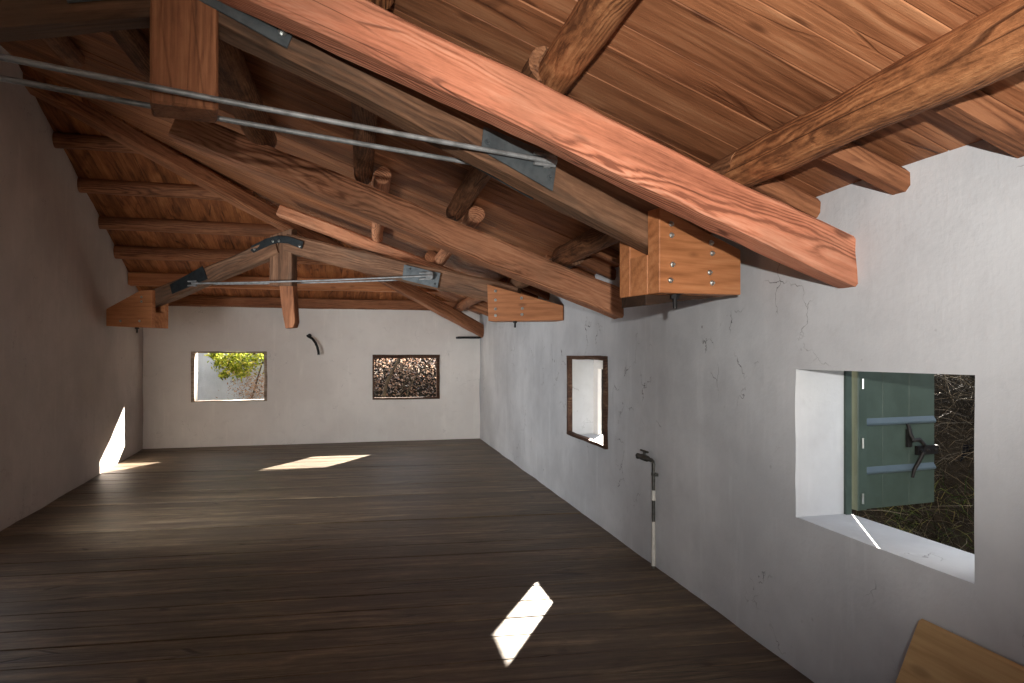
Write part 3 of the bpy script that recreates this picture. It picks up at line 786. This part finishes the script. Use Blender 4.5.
for z in (.66,):
    bm = bmesh.new(); box_bm(bm, V((0, 0, 0)), .03, .05, .02)
    finish('pipe_clip', bm, M_PIPE, pp, frame(V((pb.x, pb.y, z))+V((nR.x, nR.y, 0))*.01, V((nR.x, nR.y, 0))), 30)
# black conduit coming out of the back wall
cpts = [(306.8, 335.4), (309, 336.8), (312.2, 338.6), (315.3, 342.5), (317.3, 347), (318.4, 351.5), (318.7, 354.8)]
offs = [-.03, .04, .1, .13, .14, .14, .14]
c3 = [hit_vert(x, y, B2+nb*o, nb) for (x, y), o in zip(cpts, offs)]
cd = thing('cable_conduit', c3[0], 'short black conduit stub curling out of the white back wall between the windows', 'conduit')
tube('hose', c3, .021, M_RUBBER, cd, 10)
tube('collar', [hit_vert(309.6, 335.6, B2-nb*.02, nb), hit_vert(309.6, 335.6, B2+nb*.05, nb)], .034, M_RUBBER, cd, 12)
# dark bearing plate under the hip beam in the corner
a = hit_vert(458, 337.3, B2+nb*.25, nb); b = hit_vert(481, 337.3, B2+nb*.25, nb)
bp_ = slab('bearing_plate', [a-V((0, 0, .02)), b-V((0, 0, .02)), b+V((0, 0, .015)), a+V((0, 0, .015))], -V((nb.x, nb.y, 0))*.26, M_IRON, None, bev=.003)
tag(bp_, 'thin black iron bearing plate under the hip beam in the back right corner', 'metal plate')
# leaning sheet of plywood
pc = hit_vert(922, 618, A2-nR*.012, nR)
ft_ = V((pc.x, pc.y, 0))-V((nR.x, nR.y, 0))*.25
gx = -rv*1.1
tcorner = pc.copy()
pls = slab('plywood_sheet', [ft_, ft_+gx, tcorner+gx, tcorner], V((-nR.x*.9, -nR.y*.9, -.4)).normalized()*.018, W_PLY, None, grain=rv, bev=.002)
tag(pls, 'tan plywood sheet leaning on the right wall under the large window', 'board')

# ---------------------------------------------------------------- outside
def strokes(name, n, place, lng, wid, mat, label, cat, curve=.5, seed=1, kind='stuff', parent=None):
    rr = random.Random(seed); bm = bmesh.new(); lay = bm.faces.layers.float.new('t')
    for _ in range(n):
        p, up = place(rr); l = rr.uniform(*lng); w = rr.uniform(*wid)
        d = (up+V((rr.gauss(0, curve), rr.gauss(0, curve), rr.gauss(0, curve)*.6))).normalized()
        sd_ = d.cross(V((rr.gauss(0, 1), rr.gauss(0, 1), rr.gauss(0, 1)))).normalized()*w
        bend = V((rr.gauss(0, .35), rr.gauss(0, .35), -abs(rr.gauss(0, .35))))*l
        t = rr.random()
        a0, a1 = bm.verts.new(p-sd_), bm.verts.new(p+sd_)
        m = p+d*l*.55+bend*.3; b0, b1 = bm.verts.new(m-sd_*.8), bm.verts.new(m+sd_*.8)
        e = bm.verts.new(p+d*l+bend)
        for f in (bm.faces.new((a0, a1, b1, b0)), bm.faces.new((b0, b1, e))): f[lay] = t
    vals = [f[lay] for f in bm.faces]
    me = bpy.data.meshes.new(name); bm.to_mesh(me); bm.free(); me.materials.append(mat)
    at = me.attributes.new('tone', 'FLOAT', 'FACE'); at.data.foreach_set('value', vals)
    o = link(bpy.data.objects.new(name, me), parent)
    if parent is None: tag(o, label, cat)
    if kind: o['kind'] = kind
    return o
def leaves(name, n, place, size, mat, label=None, cat=None, seed=1, parent=None, flat=False):
    rr = random.Random(seed); bm = bmesh.new(); lay = bm.faces.layers.float.new('t')
    for _ in range(n):
        p = place(rr); s_ = rr.uniform(*size)
        nn = V((rr.gauss(0, 1), rr.gauss(0, 1), rr.gauss(0, 1)+(1.5 if flat else .5))).normalized()
        u_ = nn.cross(V((rr.gauss(0, 1), rr.gauss(0, 1), rr.gauss(0, 1)))).normalized(); v_ = nn.cross(u_)
        c_ = [p-u_*s_, p-v_*s_*.5-u_*.1*s_+nn*.15*s_, p+u_*s_, p+v_*s_*.5-u_*.1*s_+nn*.15*s_]
        vs = [bm.verts.new(q) for q in c_]; t = min(1, max(0, rr.gauss(.5, .28)))
        for f in (bm.faces.new((vs[0], vs[1], vs[2])), bm.faces.new((vs[0], vs[2], vs[3]))): f[lay] = t
    vals = [f[lay] for f in bm.faces]
    me = bpy.data.meshes.new(name); bm.to_mesh(me); bm.free(); me.materials.append(mat)
    at = me.attributes.new('tone', 'FLOAT', 'FACE'); at.data.foreach_set('value', vals)
    o = link(bpy.data.objects.new(name, me), parent)
    if parent is None: tag(o, label, cat)
    o['kind'] = 'stuff'; return o

# terrain: earth bank that follows the house at the back and on the right
def terrain_z(x, y):
    p = V((x, y)); db, dr_ = -dB(p), -dR(p)
    zb = -.35 + max(0, min(1, (db-2.2)/2.2))*2.0 if db > 0 else -.35
    k = max(0, dr_-.3)
    zr = .12 + min(1, k/1.0)*.22 + max(0, min(1, (dr_-1.35)/1.0))*1.25
    fb = max(0, min(1, db/1.0))
    return (zb*fb + zr*(1-fb)) + noise.noise((x*.9, y*.9, 0))*.12
bm = bmesh.new(); nx, ny = 76, 76
grid = []
for i in range(nx+1):
    row = []
    for j in range(ny+1):
        x, y = -16+32*i/nx, -6+30*j/ny
        p = V((x, y))
        inside = dB(p) > -.2 and dR(p) > -.15 and (p-L2).dot(nL) > -6
        z = -.45 if inside else terrain_z(x, y)
        row.append(bm.verts.new((x, y, z)))
    grid.append(row)
for i in range(nx):
    for j in range(ny): bm.faces.new((grid[i][j], grid[i+1][j], grid[i+1][j+1], grid[i][j+1]))
tag(finish('ground', bm, M_EARTH, None, None, 80), kind='structure')
# dry brush on the bank seen through the large window
def bank(rr):
    while True:
        s_ = rr.uniform(-1.2, 5.5); o_ = rr.uniform(1.25, 2.6); q = A2+rd*s_+nR*o_
        return V((q.x, q.y, terrain_z(q.x, q.y)-.03)), V((-.25, -.3, .55))
strokes('dry_brush', 30000, bank, (.12, .42), (.0008, .0024), L_DRY, 'tangled dry brush on the bank outside the large right window', 'dry brush', .6, 5)
def turf(rr):
    s_ = rr.uniform(-1.2, 4); o_ = rr.uniform(.36, 1.6); q = A2+rd*s_+nR*o_
    return V((q.x, q.y, terrain_z(q.x, q.y)-.02)), V((-.2, -.2, .8))
strokes('grass', 12000, turf, (.08, .26), (.0015, .004), L_GRASS, 'green and dry grass below the open shutter outside the right wall', 'grass', .6, 6)
# dark blue board half hidden in the brush
nbp = [at_depth(x_, y_, 4.1) for x_, y_ in ((960, 462), (964, 445), (1010, 440), (1010, 580), (960, 580))]
nv = slab('painted_board', nbp, V((.002, .005, 0)), M_NAVY, None, bev=0)
tag(nv, 'dark blue board half hidden in the brush outside the large right window', 'board')

# behind the back wall: leaf-covered slope, a leafy tree and saplings
def slope_pt(rr):
    u_ = rr.uniform(-4.5, 7.5); o_ = rr.uniform(1.2, 5.5); q = B2+bd*u_-nb*o_
    return V((q.x, q.y, terrain_z(q.x, q.y)+rr.uniform(0, .06)))
leaves('leaf_litter', 15000, slope_pt, (.02, .055), L_AUTUMN, 'fallen brown leaves covering the slope behind the back wall', 'fallen leaves', 9, flat=True)
def tree(name, base, path, r0, label, cat='tree', group=None):
    t = thing(name, base, label, cat, group)
    tube('trunk', path, [r0*(1-.6*i/(len(path)-1)) for i in range(len(path))], M_BARK, t, 8)
    return t
def bwp(x, y, o): return hit_vert(x, y, B2-nb*o, nb)
def ground_pt(p): return V((p.x, p.y, terrain_z(p.x, p.y)-.05))
# leaf tree left window
g0 = bwp(288, 380, 1.9); gb = ground_pt(g0)
tr = tree('leafy_tree', gb, [gb, g0, bwp(270, 362, 1.75), bwp(254, 354, 1.65), bwp(232, 347, 1.6)], .04, 'yellow-green leafy tree outside the left window of the back wall')
for pth in ([(270, 362, 1.75), (256, 364, 1.65), (240, 366, 1.5)], [(254, 354, 1.65), (228, 358, 1.5), (208, 357, 1.5)]):
    tube('branch', [bwp(*q) for q in pth], [.016, .011, .005], M_BARK, tr, 6)
cl = [(240, 357, 1.5, .22), (227, 365, 1.5, .16), (250, 363, 1.6, .2), (232, 353, 1.5, .22), (241, 373, 1.5, .13), (262, 353, 1.6, .2), (224, 375, 1.5, .07), (214, 355, 1.5, .08), (220, 362, 1.5, .12), (234, 368, 1.5, .13)]
def crown(rr):
    x, y, o_, r_ = rr.choice(cl); c_ = bwp(x, y, o_)
    return c_+V((rr.gauss(0, .5), rr.gauss(0, .5), rr.gauss(0, .42)))*r_
leaves('foliage', 2600, crown, (.018, .045), L_GREEN, seed=12, parent=tr)
# pale wall piece outside the left window
gw = [(150, 2.0, 0), (305, 2.0, 0), (305, 2.0, 1.62), (150, 2.0, 1.7)]
gp = []
for x_, o_, z_ in gw:
    p_ = bwp(x_, 380, o_); p_.z = z_-.35 if z_ == 0 else z_; gp.append(p_)
pwall = slab('garden_wall', gp, -V((nb.x, nb.y, 0))*.25, M_STONEWALL, None, bev=.01)
tag(pwall, 'pale grey garden wall outside the left window of the back wall', 'wall')
# saplings outside the right back window
saps = [([(383, 402, 2.2), (386, 385, 2.3), (392, 372, 2.3), (398, 360, 2.4), (404, 345, 2.5)], .05, 'thick dark leaning sapling seen through the right window of the back wall'),
        ([(405, 402, 2.6), (410, 385, 2.6), (420, 372, 2.7), (430, 360, 2.8), (440, 348, 2.9)], .022, 'thin sapling leaning right, seen through the right window of the back wall'),
        ([(398, 402, 3.0), (404, 384, 3.0), (412, 376, 3.0), (424, 371, 3.1), (436, 366, 3.2)], .018, 'low branchy sapling across the middle of the right back window'),
        ([(252, 398, 2.0), (258, 377, 2.0), (262, 364, 2.0), (267, 345, 2.0)], .02, 'bare sapling at the right edge of the left back window')]
for pth, r_, lab in saps:
    ps = [bwp(*q) for q in pth]; gb = ground_pt(ps[0])
    sp_ = tree('sapling', gb, [gb]+ps, r_, lab, 'sapling', 'saplings behind the back wall')
    if 'left back window' in lab:
        leaves('foliage', 1300, lambda rr: bwp(min(272, rr.gauss(254, 12)), min(404, rr.gauss(388, 11)), rr.uniform(1.3, 1.9)), (.012, .03), L_AUTUMN, seed=23, parent=sp_)
def twig(rr):
    p = bwp(rr.uniform(372, 442), rr.uniform(352, 402), rr.uniform(2.4, 3.6)); return p, V((rr.gauss(0, .6), 0, .6))
strokes('twigs', 260, twig, (.1, .4), (.003, .008), L_DRY, 'thin bare twigs outside the right window of the back wall', 'twigs', .8, 15)
def bleaf(rr):
    return bwp(rr.uniform(368, 446), rr.uniform(348, 404), rr.uniform(3.0, 4.6))
leaves('dry_leaves', 4200, bleaf, (.015, .04), L_AUTUMN, 'dry beech leaves on the undergrowth outside the right back window', 'leaves', 17)

# ---------------------------------------------------------------- light
sun = bpy.data.lights.new('sun', 'SUN'); sun.energy = 52; sun.angle = math.radians(.5); sun.color = (1, .91, .79)
so = bpy.data.objects.new('sun', sun); C.objects.link(so)
el = math.radians(23.8); az = V((-.32, -.947)).normalized()
sdir = V((az.x*math.cos(el), az.y*math.cos(el), -math.sin(el)))
so.rotation_euler = sdir.to_track_quat('-Z', 'Y').to_euler(); so.location = (4, 16, 9)
world = bpy.data.worlds.new('sky'); sc.world = world; world.use_nodes = True
bg = world.node_tree.nodes['Background']; bg.inputs[0].default_value = (.74, .84, 1, 1); bg.inputs[1].default_value = 1.3
# added area lamp in an added left-wall opening, brightens the far walls
dl_ = bpy.data.lights.new('added_fill_light', 'AREA'); dl_.shape = 'RECTANGLE'; dl_.size = 1.6; dl_.size_y = .75; dl_.spread = math.radians(112); dl_.energy = 72; dl_.color = (.95, .975, 1)
do = bpy.data.objects.new('added_fill_light', dl_); C.objects.link(do)
do.location = on_left_wall(-1.08, 1.34, -.2)
do.rotation_euler = V((nL.x, nL.y+1.3, .06)).to_track_quat('-Z', 'Z').to_euler()
# flash on the camera, tilted up and to the right
fl = bpy.data.lights.new('camera_flash', 'SPOT'); fl.energy = 490; fl.spot_size = math.radians(80); fl.spot_blend = 1.0; fl.shadow_soft_size = .025; fl.color = (1, .97, .93)
fo = bpy.data.objects.new('camera_flash', fl); C.objects.link(fo); fo.location = (.08, -.5, EYE+.2)
fo.rotation_euler = (ray(640, 228)).to_track_quat('-Z', 'Y').to_euler()

cam = bpy.data.cameras.new('camera'); cam.sensor_width = 36; cam.lens = F/1024*36; cam.shift_y = (HY-341.5)/1024; cam.clip_start = .02
co = bpy.data.objects.new('camera', cam); C.objects.link(co); co.location = (0, 0, EYE); co.rotation_euler = (math.pi/2, 0, 0)
sc.camera = co
sc.view_settings.view_transform = 'Standard'; sc.view_settings.look = 'None'; sc.view_settings.gamma = 1; sc.view_settings.exposure = .1
sc.view_settings.use_curve_mapping = False
sc.cycles.use_denoising = True; sc.cycles.max_bounces = 8; sc.cycles.diffuse_bounces = 5; sc.cycles.sample_clamp_indirect = 8
